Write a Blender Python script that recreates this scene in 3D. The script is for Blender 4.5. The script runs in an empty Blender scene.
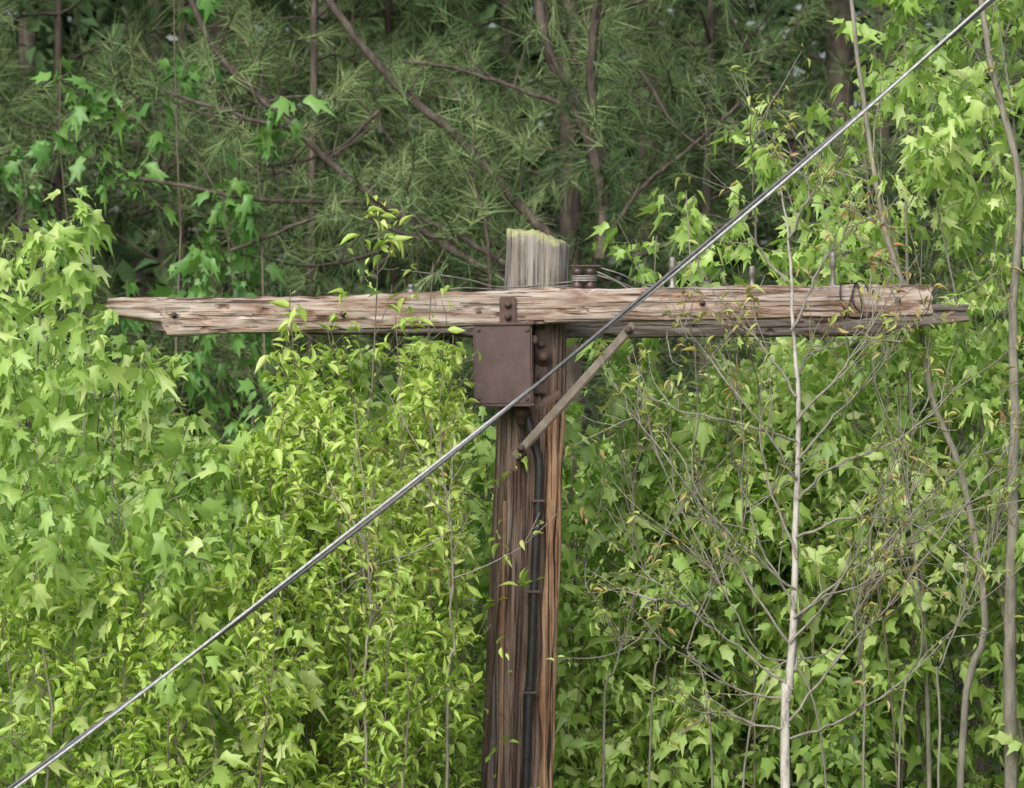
import bpy, math, random
import numpy as np
from mathutils import Vector, noise
random.seed(7); rng=np.random.default_rng(7)
scene=bpy.context.scene
D=20.0; S=267.0; ZC=4.2     # camera distance to the pole, px per metre at the pole, eye height

def W(u,v,y=0.0):
    f=(D+y)/D
    return np.array([(u-512)/S*f, y, ZC+(394-v)/S*f])

# ------------------------------------------------------------------ materials
def new_mat(name):
    m=bpy.data.materials.new(name); m.use_nodes=True
    nt=m.node_tree; nt.nodes.clear(); return m,nt
def N(nt,t,**k):
    n=nt.nodes.new(t)
    for a,b in k.items(): setattr(n,a,b)
    return n
def ramp(nt,stops):
    r=N(nt,'ShaderNodeValToRGB'); e=r.color_ramp.elements
    while len(e)<len(stops): e.new(0.5)
    for i,(p,c) in enumerate(stops):
        e[i].position=p; e[i].color=(*c,1)
    return r
def leaf_mat(name,stops,trans=0.35,gloss=0.035,tcol=(1.1,1.1,0.6)):
    m,nt=new_mat(name); L=nt.links
    a=N(nt,'ShaderNodeAttribute',attribute_name='rnd')
    r=ramp(nt,stops); L.new(a.outputs['Fac'],r.inputs[0])
    p=N(nt,'ShaderNodeBsdfDiffuse'); L.new(r.outputs[0],p.inputs['Color'])
    o=N(nt,'ShaderNodeOutputMaterial')
    if trans<=0:
        L.new(p.outputs[0],o.inputs[0]); return m
    t=N(nt,'ShaderNodeBsdfTranslucent')
    mx=N(nt,'ShaderNodeMix',data_type='RGBA',blend_type='MULTIPLY'); mx.inputs[0].default_value=1
    L.new(r.outputs[0],mx.inputs[6]); mx.inputs[7].default_value=(*tcol,1)
    L.new(mx.outputs[2],t.inputs[0])
    ms=N(nt,'ShaderNodeMixShader'); ms.inputs[0].default_value=trans
    L.new(p.outputs[0],ms.inputs[1]); L.new(t.outputs[0],ms.inputs[2])
    g=N(nt,'ShaderNodeBsdfGlossy'); g.inputs['Roughness'].default_value=.45; g.inputs['Color'].default_value=(.9,.95,1,1)
    m2=N(nt,'ShaderNodeMixShader'); m2.inputs[0].default_value=gloss
    L.new(ms.outputs[0],m2.inputs[1]); L.new(g.outputs[0],m2.inputs[2])
    L.new(m2.outputs[0],o.inputs[0]); return m
def bark_mat(name,stops,scale=(14,14,4),bump=0.6,rough=0.9):
    m,nt=new_mat(name); L=nt.links
    tc=N(nt,'ShaderNodeTexCoord'); mp=N(nt,'ShaderNodeMapping'); mp.inputs['Scale'].default_value=scale
    L.new(tc.outputs['Object'],mp.inputs[0])
    n=N(nt,'ShaderNodeTexNoise'); n.inputs['Scale'].default_value=2; n.inputs['Detail'].default_value=6; n.inputs['Roughness'].default_value=0.7
    L.new(mp.outputs[0],n.inputs[0])
    r=ramp(nt,stops); L.new(n.outputs[0],r.inputs[0])
    p=N(nt,'ShaderNodeBsdfPrincipled'); p.inputs['Roughness'].default_value=rough
    L.new(r.outputs[0],p.inputs['Base Color'])
    b=N(nt,'ShaderNodeBump'); b.inputs['Strength'].default_value=bump; b.inputs['Distance'].default_value=0.02
    L.new(n.outputs[0],b.inputs['Height']); L.new(b.outputs[0],p.inputs['Normal'])
    o=N(nt,'ShaderNodeOutputMaterial'); L.new(p.outputs[0],o.inputs[0]); return m
def wood_mat(name,axis,stops,zmix=None,lichen=False,stain=0.85,crack=0.8):
    m,nt=new_mat(name); L=nt.links
    tc=N(nt,'ShaderNodeTexCoord')
    def nz(sc,det=6,rg=0.6,dist=0.0):
        mp=N(nt,'ShaderNodeMapping'); mp.inputs['Scale'].default_value=sc
        L.new(tc.outputs['Object'],mp.inputs[0])
        n=N(nt,'ShaderNodeTexNoise'); n.inputs['Scale'].default_value=1; n.inputs['Detail'].default_value=det
        n.inputs['Roughness'].default_value=rg; n.inputs['Distortion'].default_value=dist
        L.new(mp.outputs[0],n.inputs[0]); return n
    if axis=='X': a=nz((3.5,45,45),7,0.65,0.5); b=nz((4,22,22),6,0.65,.8); c=nz((2.2,95,95),4,0.7,.3)
    else: a=nz((55,55,1.6),7,0.65,0.2); b=nz((9,9,3.5),5,0.6); c=nz((130,130,1.3),4,0.7)
    r=ramp(nt,stops); L.new(a.outputs[0],r.inputs[0]); col=r.outputs[0]
    if zmix:
        r2=ramp(nt,zmix[2]); L.new(a.outputs[0],r2.inputs[0])
        sx=N(nt,'ShaderNodeSeparateXYZ'); L.new(tc.outputs['Object'],sx.inputs[0])
        mr=N(nt,'ShaderNodeMapRange'); mr.inputs[1].default_value=zmix[0]; mr.inputs[2].default_value=zmix[1]
        L.new(sx.outputs[2],mr.inputs[0])
        mm=N(nt,'ShaderNodeMix',data_type='RGBA'); L.new(mr.outputs[0],mm.inputs[0]); L.new(col,mm.inputs[6]); L.new(r2.outputs[0],mm.inputs[7]); col=mm.outputs[2]
    rb=ramp(nt,[(0.36,(0.42,0.28,0.22)),(0.46,(.85,.73,.66)),(0.56,(1,1,1))]); L.new(b.outputs[0],rb.inputs[0])
    m1=N(nt,'ShaderNodeMix',data_type='RGBA',blend_type='MULTIPLY'); m1.inputs[0].default_value=stain
    L.new(col,m1.inputs[6]); L.new(rb.outputs[0],m1.inputs[7]); col=m1.outputs[2]
    rc=ramp(nt,[(0.36,(0.12,0.09,0.08)),(0.44,(1,1,1))]); L.new(c.outputs[0],rc.inputs[0])
    m2=N(nt,'ShaderNodeMix',data_type='RGBA',blend_type='MULTIPLY'); m2.inputs[0].default_value=crack
    L.new(col,m2.inputs[6]); L.new(rc.outputs[0],m2.inputs[7]); col=m2.outputs[2]
    if lichen:
        g=N(nt,'ShaderNodeNewGeometry'); sx=N(nt,'ShaderNodeSeparateXYZ'); L.new(g.outputs['Normal'],sx.inputs[0])
        sp=N(nt,'ShaderNodeSeparateXYZ'); L.new(tc.outputs['Object'],sp.inputs[0])
        mr=N(nt,'ShaderNodeMapRange'); mr.inputs[1].default_value=lichen; mr.inputs[2].default_value=lichen+0.03
        L.new(sp.outputs[2],mr.inputs[0])
        m0=N(nt,'ShaderNodeMath',operation='ADD'); L.new(sx.outputs[2],m0.inputs[0]); 
        nn=nz((40,40,40),3); L.new(nn.outputs[0],m0.inputs[1])
        gt=N(nt,'ShaderNodeMapRange'); gt.inputs[1].default_value=0.75; gt.inputs[2].default_value=0.95; L.new(m0.outputs[0],gt.inputs[0])
        mu=N(nt,'ShaderNodeMath',operation='MULTIPLY'); L.new(gt.outputs[0],mu.inputs[0]); L.new(mr.outputs[0],mu.inputs[1])
        m3=N(nt,'ShaderNodeMix',data_type='RGBA'); L.new(mu.outputs[0],m3.inputs[0]); L.new(col,m3.inputs[6]); m3.inputs[7].default_value=(0.33,0.35,0.18,1); col=m3.outputs[2]
    p=N(nt,'ShaderNodeBsdfPrincipled'); p.inputs['Roughness'].default_value=0.88; p.inputs['Specular IOR Level'].default_value=0.25
    L.new(col,p.inputs['Base Color'])
    bp=N(nt,'ShaderNodeBump'); bp.inputs['Strength'].default_value=0.8; bp.inputs['Distance'].default_value=0.009
    ad=N(nt,'ShaderNodeMath',operation='ADD'); L.new(a.outputs[0],ad.inputs[0]); L.new(rc.outputs[0],ad.inputs[1])
    L.new(ad.outputs[0],bp.inputs['Height']); L.new(bp.outputs[0],p.inputs['Normal'])
    o=N(nt,'ShaderNodeOutputMaterial'); L.new(p.outputs[0],o.inputs[0]); return m
def metal_mat(name,c1,c2,rough=0.6,metal=0.3,scale=20):
    m,nt=new_mat(name); L=nt.links
    tc=N(nt,'ShaderNodeTexCoord')
    n=N(nt,'ShaderNodeTexNoise'); n.inputs['Scale'].default_value=scale; n.inputs['Detail'].default_value=8; n.inputs['Roughness'].default_value=0.65
    L.new(tc.outputs['Object'],n.inputs[0])
    r=ramp(nt,[(0.35,c1),(0.65,c2)]); L.new(n.outputs[0],r.inputs[0])
    p=N(nt,'ShaderNodeBsdfPrincipled'); p.inputs['Roughness'].default_value=rough; p.inputs['Metallic'].default_value=metal
    L.new(r.outputs[0],p.inputs['Base Color'])
    b=N(nt,'ShaderNodeBump'); b.inputs['Strength'].default_value=0.25; b.inputs['Distance'].default_value=0.004
    L.new(n.outputs[0],b.inputs['Height']); L.new(b.outputs[0],p.inputs['Normal'])
    o=N(nt,'ShaderNodeOutputMaterial'); L.new(p.outputs[0],o.inputs[0]); return m

M_gum=leaf_mat('gum_leaf',[(0,(0.20,0.35,0.085)),(0.4,(0.35,0.54,0.13)),(0.75,(0.48,0.65,0.20)),(1,(0.63,0.74,0.34))],trans=.42)
M_gumR=leaf_mat('maple_leaf',[(0,(0.20,0.34,0.09)),(0.4,(0.35,0.54,0.13)),(0.75,(0.49,0.66,0.21)),(1,(0.64,0.75,0.37))],trans=.42)
M_oval=leaf_mat('cherry_leaf',[(0,(0.25,0.40,0.07)),(0.4,(0.40,0.58,0.11)),(0.75,(0.52,0.68,0.17)),(1,(0.65,0.75,0.30))],trans=.42)
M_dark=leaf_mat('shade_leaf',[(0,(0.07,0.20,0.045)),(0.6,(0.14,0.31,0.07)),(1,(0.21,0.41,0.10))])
M_red=leaf_mat('young_leaf',[(0,(0.30,0.42,0.10)),(0.55,(0.46,0.52,0.15)),(0.8,(0.44,0.32,0.13)),(1,(0.44,0.22,0.11))])
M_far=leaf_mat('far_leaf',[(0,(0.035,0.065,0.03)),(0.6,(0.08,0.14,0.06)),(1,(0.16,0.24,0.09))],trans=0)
M_needle=leaf_mat('pine_needle',[(0,(0.05,0.09,0.04)),(0.45,(0.12,0.19,0.08)),(0.75,(0.21,0.30,0.13)),(1,(0.34,0.42,0.20))],trans=0)
M_pbark=bark_mat('pine_bark',[(0.3,(0.028,0.022,0.018)),(0.5,(0.085,0.068,0.055)),(0.7,(0.17,0.145,0.12))],scale=(12,12,3),bump=1)
M_twig=bark_mat('twig_bark',[(0.3,(0.08,0.068,0.05)),(0.7,(0.22,0.19,0.145))])
M_white=bark_mat('pale_bark',[(0.34,(0.13,0.12,0.10)),(0.45,(0.36,0.35,0.31)),(0.7,(0.56,0.55,0.51))],scale=(20,20,8),bump=.3)
M_grey=bark_mat('grey_bark',[(0.3,(0.12,0.115,0.09)),(0.7,(0.32,0.305,0.25))])

# ------------------------------------------------------------------ mesh helpers
def link(o,parent=None):
    scene.collection.objects.link(o)
    if parent: o.parent=parent
    return o
def empty(name,loc=(0,0,0)):
    e=bpy.data.objects.new(name,None); e.location=(0,0,0); e.empty_display_size=.3
    return link(e)
def np_mesh(name,V,F,mat,parent=None,attr=None,smooth=False):
    me=bpy.data.meshes.new(name); V=np.asarray(V,dtype=np.float32); F=np.asarray(F,dtype=np.int32)
    me.vertices.add(len(V)); me.vertices.foreach_set('co',V.ravel())
    k=F.shape[1]; me.loops.add(F.size); me.loops.foreach_set('vertex_index',F.ravel())
    me.polygons.add(len(F)); me.polygons.foreach_set('loop_start',np.arange(0,F.size,k,dtype=np.int32))
    me.polygons.foreach_set('loop_total',np.full(len(F),k,dtype=np.int32))
    if smooth: me.polygons.foreach_set('use_smooth',np.ones(len(F),dtype=bool))
    if attr is not None:
        a=me.attributes.new('rnd','FLOAT','POINT'); a.data.foreach_set('value',np.asarray(attr,dtype=np.float32))
    me.update(calc_edges=True); me.materials.append(mat)
    return link(bpy.data.objects.new(name,me),parent)

def tubes(polys,sides=6):
    Vs=[];Fs=[];off=0
    ang=np.arange(sides)*2*math.pi/sides; ca=np.cos(ang);sa=np.sin(ang)
    for pts,rad in polys:
        P=np.asarray(pts,float); n=len(P); R=np.broadcast_to(np.asarray(rad,float),(n,))
        T=np.gradient(P,axis=0); T/=np.linalg.norm(T,axis=1)[:,None]+1e-9
        up=np.array([0.13,0.97,0.2]) if abs(T[:,1]).mean()<0.8 else np.array([1,0,0.1])
        A=np.cross(T,up); A/=np.linalg.norm(A,axis=1)[:,None]+1e-9; B=np.cross(T,A)
        V=P[:,None,:]+R[:,None,None]*(A[:,None,:]*ca[None,:,None]+B[:,None,:]*sa[None,:,None])
        Vs.append(V.reshape(-1,3))
        i=np.arange(n-1)[:,None]*sides; j=np.arange(sides)[None,:]; j2=(j+1)%sides
        F=np.stack([i+j,i+j2,i+sides+j2,i+sides+j],-1).reshape(-1,4)+off
        Fs.append(F); off+=n*sides
    return np.concatenate(Vs),np.concatenate(Fs)
def tube_obj(name,polys,mat,parent=None,sides=6):
    V,F=tubes(polys,sides); return np_mesh(name,V,F,mat,parent,smooth=True)

def smooth_poly(pts,n=24):
    P=np.asarray(pts,float); 
    if len(P)<3:
        t=np.linspace(0,1,n)[:,None]; return P[0]*(1-t)+P[1]*t
    out=[]; Q=np.vstack([2*P[0]-P[1],P,2*P[-1]-P[-2]]); m=max(2,n//(len(P)-1))
    for i in range(1,len(Q)-2):
        for t in np.arange(m)/m:
            p0,p1,p2,p3=Q[i-1],Q[i],Q[i+1],Q[i+2]
            out.append(.5*((2*p1)+(-p0+p2)*t+(2*p0-5*p1+4*p2-p3)*t*t+(-p0+3*p1-3*p2+p3)*t**3))
    out.append(P[-1]); return np.array(out)

# leaf templates (verts, faces, per-vertex tone offset): petiole from origin along +y, blade after it
def tmpl_star(notch=0.33,side=.70,low=.52):
    c=np.array([0,0.88]); pts=[]
    seq=[(180,.38),(122,low),(92,notch),(62,side),(31,notch+.02),(0,.78),(-31,notch+.02),(-62,side),(-92,notch),(-122,low)]
    for a,r in seq:
        a=math.radians(a); pts.append((c[0]+r*math.sin(a),c[1]+r*math.cos(a)))
    V=[(c[0],c[1],0.0)]+[(x,y,-0.22*((x*1.1)**2+(max(y-.7,0))**2)-(.06 if i%2==0 else 0)) for i,(x,y) in enumerate(pts)]
    n=len(pts); F=[(0,1+i,1+(i+1)%n) for i in range(n)]
    k=len(V); V+=[(-.018,0,-.02),(.018,0,-.02),(0,.52,.01)]; F.append((k,k+1,k+2))
    V=np.array(V); V[:,2]-=0.14*V[:,1]**2
    tone=np.full(len(V),-.05); tone[0]=.14; tone[2::2][:5]=.0; tone[-3:]=.2
    return V,np.array(F),tone
def tmpl_oval(w=.2):
    V=[(0,.12,0),(-w*.75,.35,.06),(-w,.6,.08),(-w*.6,.85,.05),(0,1.1,-.02),(w*.6,.85,.05),(w,.6,.08),(w*.75,.35,.06),(0,.6,0),(-.012,0,0),(.012,0,0)]
    F=[(8,0,7),(8,7,6),(8,6,5),(8,5,4),(8,4,3),(8,3,2),(8,2,1),(8,1,0),(9,10,0)]
    V=np.array(V); V[:,2]-=.15*V[:,1]**2
    tone=np.full(len(V),-.04); tone[8]=.14; tone[0]=.1
    return V,np.array(F),tone
STAR=tmpl_star(.36); MAPLE=tmpl_star(.42,.60,.44); OVAL=tmpl_oval()
FARL=(np.array([(0,0,0),(-.3,.5,.1),(0,1.05,-.15),(.3,.5,.1)]),np.array([(0,2,1),(0,3,2)]),np.zeros(4))

def unit(v): return v/(np.linalg.norm(v,axis=-1,keepdims=True)+1e-9)
def leaves(name,tm,P,O,sz,rnd,mat,parent,droop=(-60,15),roll=.55,curlr=(.5,3.8)):
    n=len(P); az=np.arctan2(O[:,1],O[:,0]); 
    el=np.radians(rng.uniform(droop[0],droop[1],n))
    Y=np.stack([np.cos(az)*np.cos(el),np.sin(az)*np.cos(el),np.sin(el)],-1)
    U=np.array([0,0,1.0])+rng.normal(0,roll,(n,3))
    Z=unit(U-(U*Y).sum(1)[:,None]*Y); X=np.cross(Y,Z)
    T,F,tone=tm; k=len(T)
    curl=rng.uniform(*curlr,n); wx=rng.uniform(.5,1.05,n); sk=rng.normal(0,.16,n)
    s=sz[:,None,None]
    tx=T[None,:,0]*wx[:,None]+sk[:,None]*T[None,:,1]**2
    V=P[:,None,:]+s*(tx[:,:,None]*X[:,None,:]+T[None,:,1:2]*Y[:,None,:]+(T[None,:,2]*curl[:,None])[:,:,None]*Z[:,None,:])
    FF=(F[None]+ (np.arange(n)*k)[:,None,None]).reshape(-1,3)
    at=np.clip(rnd[:,None]+tone[None,:],0,1).ravel()
    return np_mesh(name,V.reshape(-1,3),FF,mat,parent,attr=at)

def rosettes(name,tm,nodes,per,size,mat,parent,droop=(-60,15),keep=None,bright=0.0):
    C=np.array([c[0] for c in nodes]); sc=np.array([c[1] for c in nodes])
    k=(C[:,2]>2.3)|((C[:,2]>1.5)&(rng.random(len(C))<.35))
    C=C[k]; sc=sc[k]
    if keep is not None:
        k=keep(C); C=C[k]; sc=sc[k]
    m=len(C); cr=rng.random(m)
    big=np.array([noise.noise(Vector((c[0]*1.6,c[1]*1.6,c[2]*1.6))) for c in C])
    cnt=rng.integers(per[0],per[1]+1,m); idx=np.repeat(np.arange(m),cnt); n=len(idx)
    az=rng.uniform(0,2*math.pi,n); O=np.stack([np.cos(az),np.sin(az),np.zeros(n)],-1)
    P=C[idx]+rng.normal(0,.012,(n,3))
    sz=size*sc[idx]*rng.uniform(.35,1.25,n)
    rnd=.4*cr[idx]+.55*rng.random(n)+bright+.4*big[idx]
    return leaves(name,tm,P,O,sz,rnd,mat,parent,droop)

def grow(p,d,L,r,polys,nodes,depth=1,up=.25,node_step=.09,start=.25,nsub=3,ns=6,wob=.22,lsc=1.0):
    p=np.array(p,float); d=unit(np.array(d,float)); pts=[p.copy()]
    for i in range(ns):
        d=unit(d+rng.normal(0,wob,3)*.5+np.array([0,0,up])*.25); p=p+d*L/ns; pts.append(p.copy())
    pts=np.array(pts); polys.append((pts,np.linspace(r,max(r*.3,.0012),ns+1)))
    nn=max(1,int(L*(1-start)/node_step))
    for i in range(nn+1):
        t=start+(1-start)*i/nn; f=t*ns; a=min(int(f),ns-1); q=pts[a]+(pts[a+1]-pts[a])*(f-a)
        nodes.append((q,lsc*(1.0 if i<nn else 1.15)))
    if depth>0:
        for s in range(nsub):
            t=rng.uniform(.25,.85); a=int(t*ns); dd=unit(d+rng.normal(0,.75,3))
            grow(pts[a],dd,L*rng.uniform(.35,.6),r*.55,polys,nodes,depth-1,up,node_step,.2,max(1,nsub-1),ns-1,wob,lsc)

def stem_plant(root,top,r,polys,nodes,zmin=1.9,step=.11,blen=.45,depth=1,node_step=.09,bend=.12,nsub=3,elev=(.2,1.0),lsc=1):
    root=np.array(root,float); top=np.array(top,float); n=16
    t=np.linspace(0,1,n)[:,None]; P=root*(1-t)+top*t
    P[:,0]+=np.sin(t[:,0]*math.pi)*rng.normal(0,bend)+np.cumsum(rng.normal(0,.018,n)); P[:,1]+=np.sin(t[:,0]*math.pi)*rng.normal(0,bend)
    polys.append((P,np.linspace(r,max(.002,r*.15),n)))
    z=zmin
    H=top[2]
    while z<H-.03:
        tt=(z-root[2])/(H-root[2]); f=tt*(n-1); a=min(int(f),n-2); q=P[a]+(P[a+1]-P[a])*(f-a)
        az=rng.uniform(0,2*math.pi); e=rng.uniform(*elev)
        L=blen*min(1,.35+(H-z)*.9)*rng.uniform(.6,1.2)
        grow(q,[math.cos(az),math.sin(az),e],L,max(.002,r*.4*(1-tt)+.0018),polys,nodes,depth,.2,node_step,.3,nsub,lsc=lsc)
        z+=step*rng.uniform(.6,1.4)
    nodes.append((P[-1],lsc)); nodes.append((P[-2],lsc))

# ------------------------------------------------------------------ ground
def ground():
    nx=120; ny=120
    xs=np.sign(np.linspace(-1,1,nx))*np.abs(np.linspace(-1,1,nx))**3*600; ys=np.sign(np.linspace(-1,1,ny))*np.abs(np.linspace(-1,1,ny))**3*600
    V=[]
    for y in ys:
        for x in xs:
            h=.12*noise.noise(Vector((x*.3,y*.3,0)))+.04*noise.noise(Vector((x*1.7,y*1.7,3)))
            V.append((x,y,h))
    i=np.arange(ny-1)[:,None]*nx+np.arange(nx-1)[None,:]; i=i.ravel()
    F=np.stack([i,i+1,i+nx+1,i+nx],-1)
    m=bark_mat('leaf_litter',[(0.3,(0.03,0.045,0.015)),(0.5,(0.06,0.07,0.025)),(0.7,(0.12,0.085,0.045))],scale=(3,3,3),bump=1)
    np_mesh('ground',V,F,m,smooth=True)
ground()

# ------------------------------------------------------------------ distant forest
def distant():
    e=empty('distant_forest'); 
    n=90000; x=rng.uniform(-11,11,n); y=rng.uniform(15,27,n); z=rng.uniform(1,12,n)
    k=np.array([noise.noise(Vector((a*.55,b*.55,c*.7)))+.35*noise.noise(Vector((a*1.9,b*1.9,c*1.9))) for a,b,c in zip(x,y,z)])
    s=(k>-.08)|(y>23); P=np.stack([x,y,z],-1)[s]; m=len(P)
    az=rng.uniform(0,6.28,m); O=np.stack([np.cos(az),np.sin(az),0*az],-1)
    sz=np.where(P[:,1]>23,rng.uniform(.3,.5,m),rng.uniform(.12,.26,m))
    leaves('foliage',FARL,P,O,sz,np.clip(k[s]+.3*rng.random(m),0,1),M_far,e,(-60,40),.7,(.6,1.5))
    pol=[]
    for i in range(26):
        a=rng.uniform(-12,12); b=rng.uniform(14,24); r=rng.uniform(.05,.14)
        p=smooth_poly([[a,b,-.3],[a+rng.normal(0,.15),b,5],[a+rng.normal(0,.3),b,14]],16)
        pol.append((p,np.linspace(r,r*.5,len(p))))
    tube_obj('trunks',pol,M_pbark,e,8)
distant()

# ------------------------------------------------------------------ pines
def needles(name,T,Dr,per,parent,mat=M_needle):
    T=np.array(T);Dr=unit(np.array(Dr))
    k=(abs(T[:,0])<6.5)&((T[:,2]<8.2)|(rng.random(len(T))<.25))&(T[:,2]>2.3); T=T[k];Dr=Dr[k]
    m=len(T); cr=rng.random(m)
    idx=np.repeat(np.arange(m),per); n=len(idx); d=Dr[idx]
    base=T[idx]-d*rng.uniform(-.02,.16,n)[:,None]
    v=unit(d*rng.uniform(.3,1.2,n)[:,None]+rng.normal(0,.42,(n,3))+np.array([0,0,-.08]))
    L=rng.uniform(.11,.20,n)[:,None]; tip=base+v*L+np.array([0,0,-1])*L*L*.8
    s=unit(np.cross(v,rng.normal(0,1,(n,3))))*.0025
    V=np.stack([base-s,base+s,tip],1).reshape(-1,3)
    F=np.arange(n*3).reshape(-1,3)
    return np_mesh(name,V,F,mat,parent,attr=np.repeat(np.clip(.75*cr[idx]+.35*rng.random(n)-.05,0,1),3))

def pine(px,y,r,top=11.0,lean=0,zmin=2.2,dens=1.0,extra=None,dead=.2,trunk=None,name='pine_tree',per=50,sc=1):
    e=empty(name); x0=(px-512)/S*(D+y)/D
    pol=[]; T=[];Dr=[]
    if trunk is None: trunk=[[x0,y,-.2],[x0+lean*.4+rng.normal(0,.04),y,3.5],[x0+lean*.7,y,7],[x0+lean,y,top]]
    P=smooth_poly(trunk,27); rr=np.linspace(r*1.15,r*.35,len(P)); pol.append((P,rr))
    z=zmin
    def side(pts,ns,L,isdead,d):
        for k in range(int(L/.11)):
            t=rng.uniform(.2,1)*ns; a2=min(int(t),ns-1); s0=pts[a2]+(pts[a2+1]-pts[a2])*(t-a2)
            sd=unit(d+rng.normal(0,.7,3)+np.array([0,0,.1])); sl=rng.uniform(.18,.5); sp=[s0]; c2=s0.copy()
            for i in range(4):
                sd=unit(sd+rng.normal(0,.14,3)+np.array([0,0,.08])); c2=c2+sd*sl/4; sp.append(c2.copy())
            pol.append((np.array(sp),np.linspace(.005,.002,5)))
            if not isdead or rng.random()<.15:
                if rng.random()<dens: T.append(c2);Dr.append(sd)
                if rng.random()<.6*dens: T.append(sp[2]);Dr.append(sd+rng.normal(0,.5,3))
    while z<top-.3:
        a=np.argmin(abs(P[:,2]-z)); q=P[a].copy(); q[2]=z
        for w in range(rng.integers(1,3)):
            az=rng.uniform(0,2*math.pi); L=sc*rng.uniform(1.0,2.3)*(1 if z<8 else max(.25,(top-z)/4)); el=rng.uniform(-.05,.75)
            d=unit(np.array([math.cos(az),math.sin(az),el])); pts=[q]; c=q.copy()
            for i in range(9):
                d=unit(d+rng.normal(0,.13,3)+np.array([0,0,-.03 if i<5 else .09])); c=c+d*L/9; pts.append(c.copy())
            pts=np.array(pts); r0=min(r*.3,.006+.007*L); pol.append((pts,np.linspace(r0,.003,10)))
            isdead=rng.random()<dead and z<5.5
            side(pts,9,L,isdead,d)
            if not isdead: T.append(c);Dr.append(d)
        z+=rng.uniform(.14,.34)
    if extra:
        for Q,R in extra:
            pol.append((Q,R)); L=np.linalg.norm(Q[-1]-Q[0]); side(Q,len(Q)-1,L*.7,False,unit(Q[0]-Q[-1])*.4+rng.normal(0,.3,3)+np.array([0,0,.3]))
    tube_obj('trunk_and_limbs',pol,M_pbark,e,6)
    needles('needles',T,Dr,per,e)

def X(pts,y,r0,r1,wob=.015,n=24):
    P=smooth_poly([W(a,b,y) for a,b in pts],n); k=len(P)
    P=P+np.cumsum(rng.normal(0,wob*.5,(k,3)),axis=0)*.4
    return (P,np.linspace(r0,r1,k))
ex=[X([(170,-60),(215,50),(300,130),(355,180),(440,240),(520,290)],5.9,.014,.022),
    X([(320,-10),(390,80),(450,130),(500,185),(560,250)],5.9,.018,.028),
    X([(140,178),(260,200),(400,215),(560,300)],5.9,.009,.016),
    X([(470,165),(488,230),(492,300)],5.8,.009,.011),
    X([(535,-30),(545,50),(575,110),(600,190),(596,260)],6.0,.026,.032),
    X([(602,-30),(592,80),(598,190)],6.2,.022,.026),
    X([(596,250),(640,190),(690,150),(760,90)],6.0,.015,.007),
    X([(160,90),(230,110),(300,128)],5.8,.009,.011),
    X([(380,110),(330,150),(250,165)],6.0,.011,.006),
    X([(230,250),(330,215),(420,235)],5.9,.008,.011),
    X([(640,70),(680,130),(760,180)],6.2,.011,.006),
    X([(400,60),(470,70),(560,100)],6.0,.008,.013),
    X([(620,260),(700,230),(780,200)],6.2,.012,.006)]
y=8
pine(572,y,.075,trunk=[W(572,1700,y),W(577,700,y),W(570,220,y),W(571,-100,y),W(580,-900,y)],extra=ex,dens=.9,dead=.3)
for px,yy,r,dn,sc in [(845,9,.11,.9,1),(290,9.5,.055,1,1),(50,9,.035,1,.8),(425,9,.035,1,.8),(690,8.6,.035,1,.8),(-130,8.5,.09,1,1),(205,9,.035,1,.7),(1130,10,.1,1,1),(985,12,.1,1,1),(500,12,.07,1,1),(340,8,.03,1,.6)]:
    pine(px,yy,r,lean=rng.normal(0,.25),dens=dn,sc=sc)

# ------------------------------------------------------------------ broadleaf
def contour(px,xs,ys): return float(np.interp(px,xs,ys))
def keep_front(C,hard=1.0):
    x=C[:,0]; z=C[:,2]; r=rng.random(len(C))
    pole=(x>-.17)&(x<.24)&(z<5.0)
    arm=(z>4.36)&(z<4.64)&(x>-1.62)
    high=(z>4.62)&(x>-1.4)
    return ~((pole&(r<.93))|(arm&(r<.80))|(high&(r<.5)))

def thicket(name,spec,tm,per,size,leafm,barkm,droop,keep=None,sides=5,lbl='foliage'):
    e=empty(name); pol=[];nod=[]
    for s in spec: stem_plant(polys=pol,nodes=nod,**s)
    if keep:
        C=np.array([p[0].mean(0) for p in pol]); k=keep(C)
        pol=[p for p,kk in zip(pol,k) if kk or len(p[0])==16]
    tube_obj('stems',pol,barkm,e,sides)
    rosettes(lbl,tm,nod,per,size,leafm,e,droop,keep)

LX=[-250,0,60,110,150,250,300,380,430,480,520]; LY=[230,240,230,290,350,395,360,330,345,365,520]
spec=[]
for i in range(42):
    u=rng.uniform(-260,500); yy=rng.uniform(.5,2.4); v=contour(u,LX,LY)+rng.uniform(0,150)
    t=W(u,v,yy); spec.append(dict(root=(t[0]+rng.normal(0,.2),yy,-.1),top=t,r=.010,blen=.42,step=.12))
thicket('sweetgum_thicket',spec,STAR,(2,5),.056,M_gum,M_twig,(-70,25))
spec=[]
for u,v,yy in [(95,205,-.3),(20,220,-.2),(-60,240,-.6),(60,320,-.9),(150,365,-.6),(190,420,-.5),(0,380,-1.1),(230,450,-.9),(110,450,-1.2),(-140,260,-.5),(-220,330,-1),(45,480,-1.0),(160,500,-1.0)]:
    t=W(u,v,yy); spec.append(dict(root=(t[0]+rng.normal(0,.12),yy,-.1),top=t,r=.015,blen=.45,step=.15))
thicket('sweetgum_sapling',spec,STAR,(2,5),.062,M_gum,M_grey,(-75,20),keep_front)
spec=[]
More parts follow.
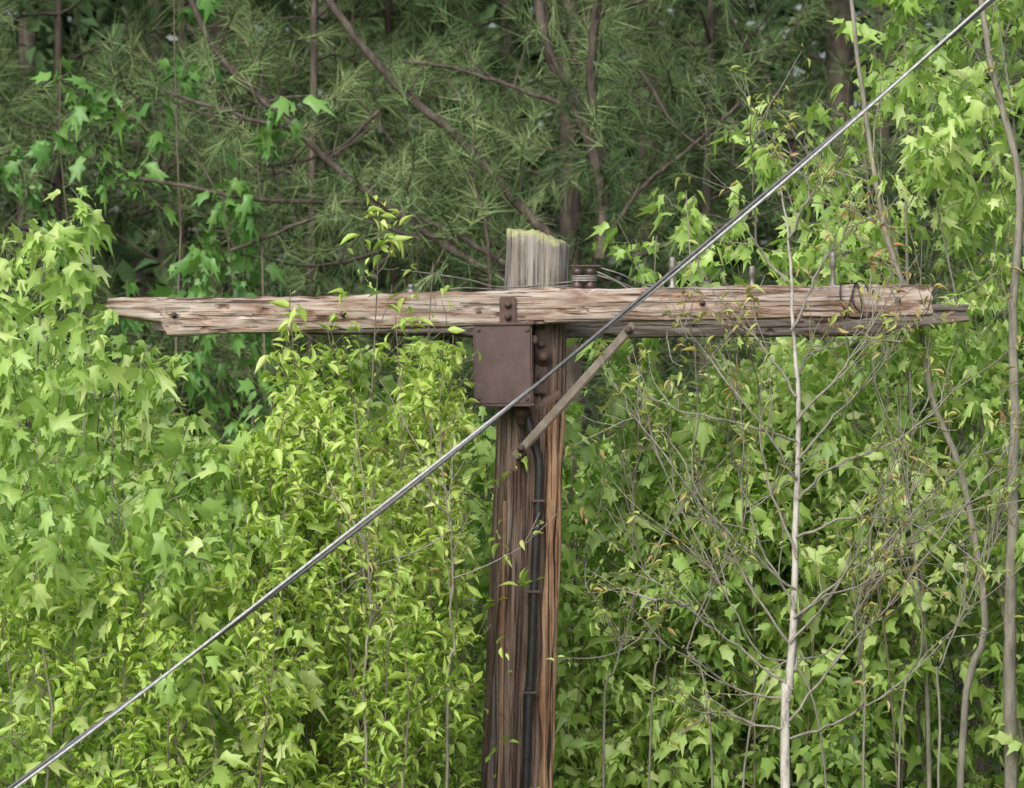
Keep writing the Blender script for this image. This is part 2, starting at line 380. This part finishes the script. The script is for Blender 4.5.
for u,v,yy in [(375,205,-.5),(435,262,-.45),(300,320,-.8),(285,290,-.5),(335,345,-.5),(400,315,-.7),(455,335,-.5),(270,395,-.9),(240,450,-.7),(478,410,-.6),(350,400,-1),(425,400,-.9),(300,470,-1.1),(210,520,-1.2),(385,480,-1.1),(465,500,-.9),(150,560,-1.3),(80,600,-1.2),(20,620,-1.3),(-50,560,-1.2),(250,600,-1.3),(340,580,-1.3),(430,610,-1.1),(-120,500,-1.2),(410,350,-.5),(300,400,-.5),(320,520,-.8),(180,640,-1.4),(380,640,-1.4),(485,560,-.8)]:
    t=W(u,v,yy); spec.append(dict(root=(t[0]+rng.normal(0,.15),yy,-.1),top=t,r=.009,blen=.36,step=.08,node_step=.045,elev=(.4,1.5),nsub=3,bend=.08))
thicket('cherry_shrub',spec,tmpl_oval(.27),(1,4),.053,M_oval,M_twig,(-55,60),keep_front)
RX=[530,560,620,700,800,900,1000,1300]; RY=[500,415,380,345,330,315,300,290]
spec=[]
for i in range(70):
    u=rng.uniform(565,1300) if i<50 else rng.uniform(570,800); yy=rng.uniform(.4,2.2); v=contour(u,RX,RY)+rng.uniform(0,150)
    t=W(u,v,yy); spec.append(dict(root=(t[0]+rng.normal(0,.2),yy,-.1),top=t,r=.009,blen=.42,step=.12))
thicket('maple_thicket',spec,MAPLE,(2,5),.050,M_gumR,M_twig,(-65,30))
spec=[]
for u,v,yy in [(870,-120,.7),(1010,-160,.9),(950,-60,1.3),(780,150,.9),(715,190,.7),(835,20,1.2),(1080,-150,1.0),(1150,-100,1.3),(920,120,.6),(1230,-50,1),(1000,80,1.5),(850,200,1.1),(660,235,.8),(980,-100,.6)]:
    t=W(u,v,yy); spec.append(dict(root=(t[0]+.5+rng.normal(0,.15),yy,-.1),top=t,r=.018,blen=.55,step=.17,zmin=3.6))
thicket('sweetgum_tree',spec,STAR,(3,6),.055,M_gumR,M_grey,(-85,5))
spec=[]
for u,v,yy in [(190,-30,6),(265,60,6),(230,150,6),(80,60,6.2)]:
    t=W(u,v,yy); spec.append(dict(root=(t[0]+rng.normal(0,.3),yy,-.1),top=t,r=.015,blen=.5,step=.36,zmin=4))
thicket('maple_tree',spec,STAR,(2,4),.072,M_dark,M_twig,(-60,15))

# ------------------------------------------------------------------ pale-stemmed sapling in front at right
def sapling():
    e=empty('birch_sapling'); y=-.9; pol=[];nod=[];tw=[]
    base=W(785,900,y); base[2]=-.1
    st=[base]+[W(a,b,y) for a,b in [(788,768),(791,690),(797,560),(797,420),(790,330),(786,240),(775,175)]]
    P=smooth_poly(st,60); P=P+np.cumsum(rng.normal(0,.002,P.shape),axis=0)
    pol.append((P,np.interp(P[:,2],[0,2.8,3.3,4.4,5.1],[.022,.018,.014,.007,.002])))
    br=[[(793,690),(745,650),(690,605),(640,560),(590,500)],[(796,610),(760,560),(735,480),(700,380)],[(798,460),(840,420),(890,370),(937,295)],
        [(790,720),(850,650),(930,560),(1020,440)],[(796,560),(770,470),(765,400),(745,330)],[(797,500),(830,470),(900,440),(960,380)],
        [(790,330),(820,270),(850,230),(865,180)],[(788,280),(765,240),(757,160),(760,100)],[(786,240),(800,190),(795,120)],
        [(791,640),(830,600),(880,520),(905,450)],[(796,400),(770,350),(720,300),(700,270)],[(797,440),(740,420),(680,400),(640,385)],
        [(690,605),(640,600),(580,590)],[(790,700),(740,690),(660,640),(610,640)],[(797,540),(850,520),(920,530),(985,560)],
        [(792,670),(800,620),(850,600),(870,575)],[(797,380),(830,350),(900,340)],
        [(793,650),(730,560),(650,450),(600,400)],[(796,590),(720,520),(660,430)],[(797,480),(760,420),(700,350),(655,330)],
        [(795,620),(870,560),(960,480),(1015,420)],[(790,740),(880,700),(960,620)],[(798,420),(850,360),(880,320),(930,250)],[(790,730),(720,720),(640,700)]]
    for b in br:
        k=len(b); Q=smooth_poly([W(u,v,y+ (rng.uniform(-.35,.35)*(i/(k-1)))) for i,(u,v) in enumerate(b)],20)
        Q=Q+np.cumsum(rng.normal(0,.006,Q.shape),axis=0); tw.append((Q,np.linspace(.0056,.0016,len(Q))))
        for j in range(8):
            a=rng.integers(4,len(Q)-1); d=unit(Q[a]-Q[a-2]); grow(Q[a],d+rng.normal(0,.5,3),rng.uniform(.1,.34),.0026,tw,nod,1,.2,.12,.5,1)
        nod.append((Q[-1],1.2))
    tube_obj('stem',pol,M_white,e,10); tube_obj('twigs',tw,M_grey,e,6)
    rosettes('young_leaves',OVAL,nod,(0,3),.038,M_red,e,(-50,60))
sapling()
def bare(name,lst,mat):
    e=empty(name); pol=[];nod=[]
    for pts,y,r0,r1 in lst:
        P=[W(a,b,y) for a,b in pts]; 
        if pts[0][1]>=760: P=[np.array([P[0][0],y,-.1])]+P
        Q=smooth_poly(P,40); Q=Q+np.cumsum(rng.normal(0,.0035,Q.shape),axis=0); pol.append((Q,np.linspace(r0,r1,len(Q))))
        for j in range(10):
            a=rng.integers(len(Q)//2,len(Q)-1); d=unit(Q[a]-Q[a-2]); grow(Q[a],d+rng.normal(0,.45,3),rng.uniform(.15,.5),.003,pol,nod,1,.2,.14,.5,2)
    tube_obj('stems',pol,mat,e,8); rosettes('buds',OVAL,nod,(0,2),.04,M_red,e,(-40,60))
bare('gum_sapling',[([(1010,768),(1012,600),(1015,430),(1013,330),(1018,180),(990,60),(975,-60)],.32,.028,.010),
    ([(960,768),(985,620),(965,470),(935,390),(925,320),(900,260),(882,180),(872,80),(858,-40)],.3,.015,.008)],M_grey)
bare('bare_shrub',[([(862,768),(858,660),(862,600),(880,480)],-.6,.006,.002),([(600,768),(612,660),(640,560),(700,470)],.3,.006,.002),
    ([(900,768),(925,640),(905,470),(935,380)],-.4,.005,.002),([(710,768),(690,640),(745,520),(740,360)],-.3,.005,.002),
    ([(940,768),(950,660),(1000,560),(1040,450)],-.5,.006,.002),([(650,768),(665,650),(640,540),(620,420)],.35,.005,.002),
    ([(830,768),(760,640),(690,500),(640,400)],-.5,.005,.002),([(740,768),(830,640),(900,540),(990,480)],-.7,.005,.002),
    ([(447,768),(450,640),(445,520),(430,420)],-1.2,.007,.002),([(365,768),(368,600),(360,480)],-1.3,.007,.002)],M_grey)

# ------------------------------------------------------------------ utility pole
pole=empty('utility_pole')
M_pole=wood_mat('pole_wood','Z',[(0.3,(0.07,0.05,0.042)),(0.48,(0.19,0.145,0.12)),(0.68,(0.33,0.265,0.22))],
    zmix=(4.35,4.65,[(0.3,(0.13,0.125,0.115)),(0.5,(0.23,0.22,0.20)),(0.7,(0.33,0.32,0.30))]),lichen=4.72,stain=.5,crack=.7)
M_arm=wood_mat('crossarm_wood','X',[(0.30,(0.14,0.105,0.085)),(0.44,(0.31,0.26,0.225)),(0.58,(0.44,0.39,0.345)),(0.72,(0.54,0.50,0.45))],stain=.95,crack=.8)
M_arm2=wood_mat('crossarm_grey_wood','X',[(0.30,(0.07,0.06,0.055)),(0.5,(0.18,0.16,0.145)),(0.72,(0.32,0.30,0.27))])
M_strip=wood_mat('moulding_wood','Z',[(0.30,(0.12,0.075,0.045)),(0.5,(0.33,0.215,0.135)),(0.7,(0.48,0.35,0.24))],stain=.6)
M_rust=metal_mat('rusty_steel',(0.06,0.04,0.034),(0.12,0.08,0.066),.7,.3)
M_box=metal_mat('oxide_paint',(0.055,0.036,0.035),(0.10,0.066,0.062),.6,.1,9)
M_galv=metal_mat('weathered_zinc',(0.16,0.15,0.14),(0.30,0.29,0.27),.55,.5,30)
M_flat=metal_mat('strap_steel',(0.11,0.095,0.075),(0.23,0.205,0.165),.75,.15,14)
M_black=metal_mat('black_rubber',(0.012,0.012,0.013),(0.03,0.03,0.03),.5,0,40)
M_wire=metal_mat('aluminium_strand',(0.27,0.28,0.29),(0.46,0.47,0.49),.5,.3,60)
M_glaze=metal_mat('dark_glaze',(0.035,0.022,0.018),(0.07,0.045,0.038),.4,0,10)
def axis_x(z):
    v=394-(z-ZC)*S; return (516+(768-v)*22.5/532-512)/S
def pole_mesh():
    na=120; zs=np.concatenate([np.linspace(-.3,2.4,30),np.linspace(2.45,4.70,170)]); V=[];F=[]
    nz=len(zs)
    def prof(a,z):
        c,s=math.cos(a),math.sin(a); sq=(abs(c)**3.2+abs(s)**3.2)**(-1/3.2)
        r=.118+.004*(4.7-z)
        g=noise.noise(Vector((c*7,s*7,z*.25)))*.010+noise.noise(Vector((c*22,s*22,z*.6)))*.006
        k=noise.noise(Vector((c*11+5,s*11,z*.35))); 
        crack=-.022*max(0,1-abs(k)/.06) 
        low=1 if z<4.3 else .3
        return r*sq+g*low+crack*low
    for z in zs:
        for j in range(na):
            a=2*math.pi*j/na; r=prof(a,z); V.append([axis_x(z)+r*math.cos(a),r*math.sin(a),z])
    for i in range(nz-1):
        for j in range(na):
            F.append((i*na+j,i*na+(j+1)%na,(i+1)*na+(j+1)%na,(i+1)*na+j))
    def ztop(x,y): 
        u=x*S+512; h=np.interp(u,[506,538,571],[229,233,245]); return ZC+(394-h)/S+noise.noise(Vector((x*45,y*45,1)))*.008+noise.noise(Vector((x*15,y*15,4)))*.012
    base=(nz-1)*na; prev=base
    for f,tt in [(1,.5),(1,.98),(.96,1)]+[(q,1.0) for q in (.8,.6,.4,.2)]:
        st=len(V)
        for j in range(na):
            b=V[base+j]; cx=axis_x(4.75); x=cx+(b[0]-axis_x(4.7))*f; y=b[1]*f
            zt=ztop(x,y); z=4.70+(zt-4.70)*tt; V.append([x,y,z])
        for j in range(na): F.append((prev+j,prev+(j+1)%na,st+(j+1)%na,st+j))
        prev=st
    top=[axis_x(4.75),0,ztop(axis_x(4.75),0)]
    np_mesh('pole_shaft',V,F,M_pole,pole,smooth=False)
    me=bpy.data.meshes.new('pole_top'); me.from_pydata([V[prev+j] for j in range(na)]+[top],[],[(j,(j+1)%na,na) for j in range(na)]); me.materials.append(M_pole)
    link(bpy.data.objects.new('pole_top',me),pole)
pole_mesh()

def crossarm(name,top,bot,x0,x1,y0,y1,mat,seed=0,endshape=.02):
    n=300; us=np.linspace(x0,x1,n); V=[];F=[]
    per=[]
    m=9
    for k in range(m): per.append((-1+2*k/(m-1),-1))
    for k in range(1,m): per.append((1,-1+2*k/(m-1)))
    for k in range(1,m): per.append((1-2*k/(m-1),1))
    for k in range(1,m-1): per.append((-1,1-2*k/(m-1)))
    npz=len(per)
    tx=[a for a,b in top];tv=[b for a,b in top];bx=[a for a,b in bot];bv=[b for a,b in bot]
    for i,u in enumerate(us):
        zt=ZC+(394-np.interp(u,tx,tv))/S; zb=ZC+(394-np.interp(u,bx,bv))/S; x=(u-512)/S
        zt+=noise.noise(Vector((x*4,seed,0)))*.006+noise.noise(Vector((x*17,seed,0)))*.004; zb+=noise.noise(Vector((x*5,seed,8)))*.005
        zc=(zt+zb)/2;hh=(zt-zb)/2; yc=(y0+y1)/2; hy=(y1-y0)/2
        for a,b in per:
            rr=(abs(a)**9+abs(b)**9)**(-1/9); aa,bb=a*rr,b*rr
            yy=yc+aa*hy; zz=zc+bb*hh
            g=noise.noise(Vector((x*2.3+seed,yy*35,zz*35)))*.004+noise.noise(Vector((x*8+seed,yy*50,zz*50)))*.0025
            k=noise.noise(Vector((x*1.1+seed,3+yy*10,zz*20+x*1.5))); g-=.011*max(0,1-abs(k)/.05)
            xx=x
            if i<3 or i>n-4: xx+=noise.noise(Vector((seed,yy*60,zz*60)))*endshape
            V.append((xx,yy+g*aa,zz+g*bb))
    for i in range(n-1):
        for j in range(npz): F.append((i*npz+j,i*npz+(j+1)%npz,(i+1)*npz+(j+1)%npz,(i+1)*npz+j))
    me=bpy.data.meshes.new(name); F.append(tuple(range(npz))[::-1]); F.append(tuple((n-1)*npz+j for j in range(npz)))
    me.from_pydata(V,[],F); me.materials.append(mat); link(bpy.data.objects.new(name,me),pole)
crossarm('crossarm_front',[(112,299),(300,298),(500,291),(700,288),(925,286)],[(112,316),(140,320),(165,324),(172,337),(300,332),(500,326),(620,322),(800,319),(925,317)],112,927,-.235,-.128,M_arm,0)
crossarm('crossarm_back',[(150,306),(500,304),(900,303),(970,304)],[(150,330),(500,337),(880,336),(925,326),(970,321)],152,971,.130,.225,M_arm2,9)

def boxpart(name,c,size,mat,parent,rot=None,bev=.004,seg=2):
    import bmesh
    bm=bmesh.new(); bmesh.ops.create_cube(bm,size=1)
    for v in bm.verts: v.co=Vector((v.co.x*size[0],v.co.y*size[1],v.co.z*size[2]))
    bmesh.ops.bevel(bm,geom=bm.edges[:],offset=bev,segments=seg,affect='EDGES')
    me=bpy.data.meshes.new(name); bm.to_mesh(me); bm.free(); me.materials.append(mat)
    o=bpy.data.objects.new(name,me); o.location=c
    if rot: o.rotation_euler=rot
    return link(o,parent)
def lathe(name,prof,c,mat,parent,axis='Z',n=24):
    V=[];F=[]
    for r,h in prof:
        for j in range(n):
            a=2*math.pi*j/n; p=(r*math.cos(a),r*math.sin(a),h)
            if axis=='Y': p=(p[0],p[2],p[1])
            if axis=='X': p=(p[2],p[0],p[1])
            V.append((p[0]+c[0],p[1]+c[1],p[2]+c[2]))
    for i in range(len(prof)-1):
        for j in range(n): F.append((i*n+j,i*n+(j+1)%n,(i+1)*n+(j+1)%n,(i+1)*n+j))
    return np_mesh(name,V,F,mat,parent,smooth=True)
def bolt(u,v,y,parent,r=.014,mat=M_rust):
    p=W(u,v,0); lathe('bolt',[(0,-.02),(r,-.02),(r,-.006),(r*1.9,-.006),(r*1.9,0),(0,0)],(p[0],y,p[2]),mat,parent,'Y',12)
def brace(a,b,y,w,mat,nm='brace'):
    A=W(*a,0);B=W(*b,0); L=np.linalg.norm(A-B); ang=math.atan2(A[2]-B[2],A[0]-B[0]); c=(A+B)/2
    boxpart(nm,(c[0],y,c[2]),(L,.006,w),mat,pole,(0,-ang,0),.002,1)
    nn=np.array([math.sin(ang),0,-math.cos(ang)])*(w*.5+.004)
    boxpart(nm+'_flange',(c[0]+nn[0],y+.012,c[2]+nn[2]),(L*.99,.030,.006),M_rust,pole,(0,-ang,0),.002,1)
brace((632,325),(514,456),-.245,.028,M_flat)
bolt(627,331,-.249,pole,.008); bolt(521,448,-.249,pole,.008)
brace((560,392),(534,408),-.20,.02,M_rust,'cleat')
bolt(543,357,-.15,pole,.018)
for u,v in ((178,316),(345,315),(700,304),(893,301)): bolt(u,v,-.236,pole,.006)
boxpart('spacer_block',(axis_x(3.96)-.03,-.175,3.97),(.035,.11,.04),M_rust,pole)
p=W(541,362); boxpart('strap_plate',(p[0],-.142,p[2]),(.045,.012,.24),M_rust,pole)
for v in (345,378): bolt(541,v,-.148,pole,.009)
pts=[W(524,404),W(533,440),W(539,470),W(535,560),W(530,680),W(526,768)]; pts=[np.array([q[0],-.172,q[2]]) for q in pts]+[np.array([-.03,-.185,0])]
P=smooth_poly(pts,60); tube_obj('black_cable',[(P,np.full(len(P),.0165))],M_black,pole,12)
for v in (500,590,690):
    q=W(np.interp(v,[470,560,680],[539,535,530]),v); boxpart('cable_staple',(q[0],-.165,q[2]),(.052,.052,.010),M_rust,pole,None,.002,1)
pts=[W(517,404),W(520,440),W(524,500),W(519,640),W(514,768)]; pts=[np.array([q[0],-.155,q[2]]) for q in pts]+[np.array([-.07,-.17,0])]
P=smooth_poly(pts,60); tube_obj('ground_wire',[(P,np.full(len(P),.006))],M_rust,pole,10)
def strip(u_top,v_top,u_bot,v_bot,w,y,mat,nm):
    A=W(u_top,v_top);B=W(u_bot,v_bot); dz=A[2]-B[2]; n=140; V=[];F=[]
    for i in range(n):
        t=i/(n-1); z=A[2]-t*(A[2]); x=A[0]+(B[0]-A[0])*(A[2]-z)/dz
        ww=w*(.85+.6*noise.noise(Vector((u_top,z*4,0)))); j=.008*noise.noise(Vector((z*5,u_top,2)))
        for a,b in [(-1,0),(-.8,-1),(.8,-1),(1,0),(.8,1),(-.8,1)]: V.append((x+a*ww/2+j,y+b*.014+.004*noise.noise(Vector((z*12,a*3,b*3))),z))
    for i in range(n-1):
        for k in range(6): F.append((i*6+k,i*6+(k+1)%6,(i+1)*6+(k+1)%6,(i+1)*6+k))
    np_mesh(nm,V,F,mat,pole)
strip(554,405,543,768,.046,-.135,M_strip,'wood_moulding')
strip(562,400,551,768,.022,-.115,M_strip,'wood_moulding_edge')
strip(511,470,492,768,.040,-.128,wood_mat('splinter_wood','Z',[(0.3,(0.06,0.046,0.042)),(0.5,(0.19,0.155,0.14)),(0.7,(0.33,0.28,0.25))]),'split_sapwood')
strip(505,500,500,768,.022,-.136,M_strip,'split_sapwood_edge')
for u,v0,v1 in [(671,257,290),(750,266,290),(830,252,288),(412,284,294)]:
    p0=W(u,v1);h=(v1-v0)/S
    lathe('insulator_pin',[(0,0),(.016,0),(.016,.012),(.010,.02),(.009,h*.55),(.013,h*.58),(.012,h*.7),(.0135,h*.75),(.011,h*.82),(.0125,h*.88),(.009,h),(0,h)],(p0[0],-.18,p0[2]-.004),M_galv,pole,'Z',14)
p=W(583,279)
for dx in (-.022,.026):
    lathe('spool_insulator',[(0,-.045),(.020,-.045),(.024,-.036),(.022,-.026),(.013,-.016),(.013,0),(.022,.010),(.024,.022),(.020,.032),(0,.034)],(p[0]+dx,-.16,p[2]+.004),M_glaze,pole,'Z',20)
for dz in (-.050,.045): boxpart('spool_clevis',(p[0]+.008,-.15,p[2]+dz),(.115,.05,.007),M_rust,pole,None,.002,1)
wp=[]
def wire(pts,y,r=.0028): 
    P=smooth_poly([np.array([W(a,b)[0],yy,W(a,b)[2]]) for (a,b),yy in pts],30); wp.append((P,np.full(len(P),r)))
wire([((597,268),-.16),((620,275),-.15),((645,285),-.1),((700,290),.1),((1000,280),2.5)],0,.0032)
wire([((597,276),-.16),((618,283),-.16),((640,292),-.12)],0,.0035)
wire([((590,270),-.16),((612,280),-.17),((632,293),-.16)],0,.003)
wire([((575,282),-.10),((505,288),-.14),((470,281),-.2),((440,276),-.2),((400,268),.3)],0,.0028)
wire([((575,286),-.10),((505,290),-.14),((460,289),-.2),((425,296),-.2)],0,.0024)
for k in range(4):
    a=np.linspace(0,2*math.pi,30); wp.append((np.stack([p[0]+.002+.045*np.cos(a),-.16+.020*np.sin(a),p[2]-.010+.006*k+0*a],-1),np.full(30,.0028)))
tube_obj('line_wires',wp,M_galv,pole,6)
lp=[]
for k,(u,du) in enumerate([(846,4),(853,-3),(849,8)]):
    a=np.linspace(0,2*math.pi,40); x=(u-512)/S+du/S*np.sin(a*1.0+k)*1.6
    ca,sa=np.cos(a),np.sin(a); rr=(abs(ca)**5+abs(sa)**5)**(-1/5)
    lp.append((np.stack([x,-.182+ca*rr*.062,4.2+(394-302)/S+sa*rr*.066],-1),np.full(40,.0032)))
a=np.linspace(.3,1.5*math.pi,40); lp.append((np.stack([(856-512)/S+.03*np.cos(a),-.252+.01*np.sin(3*a),4.2+(394-297)/S+.055*np.sin(a)],-1),np.full(40,.0028)))
tube_obj('tied_wire_loop',lp,M_black,pole,6)

# ------------------------------------------------------------------ junction box
jb=empty('junction_box')
c=W(503,365); 
boxpart('box_body',(c[0],-.190,c[2]),(.205,.13,.286),M_box,jb,(0,math.radians(-.8),0),.010,3)
boxpart('box_lid',(c[0],-.262,c[2]),(.217,.018,.298),M_box,jb,(0,math.radians(-.8),0),.007,3)
boxpart('box_rain_lip',(c[0],-.255,c[2]+.150),(.225,.045,.010),M_box,jb,(0,math.radians(-.8),0),.003,2)
boxpart('box_bottom_lip',(c[0]+.02,-.235,c[2]-.150),(.19,.08,.012),M_rust,jb,(0,math.radians(-.8),0),.003,2)
q=W(508,312); boxpart('hanger_strap',(q[0],-.246,q[2]),(.062,.010,.105),M_rust,jb,None,.004,2)
for v in (306,318):
    q=W(508,v); lathe('hanger_bolt',[(0,-.02),(.008,-.02),(.009,-.005),(.014,-.005),(.014,0),(0,0)],(q[0],-.251,q[2]),M_rust,jb,'Y',12)
q=W(522,400); lathe('cable_gland',[(0,-.06),(.020,-.06),(.022,-.03),(.028,-.03),(.028,0.01),(0,.01)],(q[0],-.18,q[2]-.03),M_rust,jb,'Z',16)
for du,dv in ((-24,-34),(24,-34),(-24,34),(24,34)):
    q=W(503+du,365+dv); lathe('lid_screw',[(0,-.006),(.006,-.006),(.008,0),(0,0)],(q[0],-.2705,q[2]),M_rust,jb,'Y',10)
q=W(536,340); boxpart('box_hinge',(q[0]-.01,-.22,q[2]),(.025,.03,.03),M_rust,jb)

# ------------------------------------------------------------------ diagonal cable
gc=empty('overhead_cable'); yc=-2.5
us=np.linspace(-1110,2300,900); vs=797-.726*us-7.9e-5*us**2
P=np.array([W(a,b,yc) for a,b in zip(us,vs)]); s=np.concatenate([[0],np.cumsum(np.linalg.norm(np.diff(P,axis=0),axis=1))])
t=unit(np.gradient(P,axis=0)); nrm=np.stack([-t[:,2],0*t[:,0],t[:,0]],-1); bn=np.tile([0,1.0,0],(len(P),1))
ph=s*2*math.pi/3.1+.8
A=P+.0062*(np.cos(ph)[:,None]*nrm+np.sin(ph)[:,None]*bn); B=P-.0062*(np.cos(ph)[:,None]*nrm+np.sin(ph)[:,None]*bn)
tube_obj('steel_strand',[(A,np.full(len(A),.0052))],M_wire,gc,10)
tube_obj('insulated_strand',[(B,np.full(len(A),.0058))],metal_mat('grey_jacket',(0.06,0.065,0.07),(0.12,0.125,0.135),.5,.1,60),gc,10)

# ------------------------------------------------------------------ light, sky, camera
w=bpy.data.worlds.new('World'); scene.world=w; w.use_nodes=True; nt=w.node_tree; nt.nodes.clear()
sk=nt.nodes.new('ShaderNodeTexSky'); sk.sky_type='NISHITA'; sk.sun_disc=False
EL=math.radians(38); AZ=math.radians(200)
sk.sun_elevation=EL; sk.sun_rotation=AZ; sk.air_density=1; sk.dust_density=4
bg=nt.nodes.new('ShaderNodeBackground'); bg.inputs[1].default_value=.15
o=nt.nodes.new('ShaderNodeOutputWorld'); nt.links.new(sk.outputs[0],bg.inputs[0]); nt.links.new(bg.outputs[0],o.inputs[0])
sd=bpy.data.lights.new('sun','SUN'); sd.energy=3.6; sd.angle=math.radians(60); sd.color=(1,.97,.92)
so=bpy.data.objects.new('sun',sd); link(so)
dirv=Vector((math.sin(AZ)*math.cos(EL),math.cos(AZ)*math.cos(EL),math.sin(EL)))
so.rotation_euler=dirv.to_track_quat('Z','Y').to_euler()
cd=bpy.data.cameras.new('camera'); cd.sensor_width=36; cd.lens=36*D*S/1024; cd.clip_end=2000; cd.clip_start=.1
cd.dof.use_dof=True; cd.dof.focus_distance=20; cd.dof.aperture_fstop=7
co=bpy.data.objects.new('camera',cd); co.location=(0,-D,ZC); co.rotation_euler=(math.radians(90),0,0); link(co); scene.camera=co
scene.view_settings.view_transform='Standard'; scene.view_settings.look='None'; scene.view_settings.exposure=0
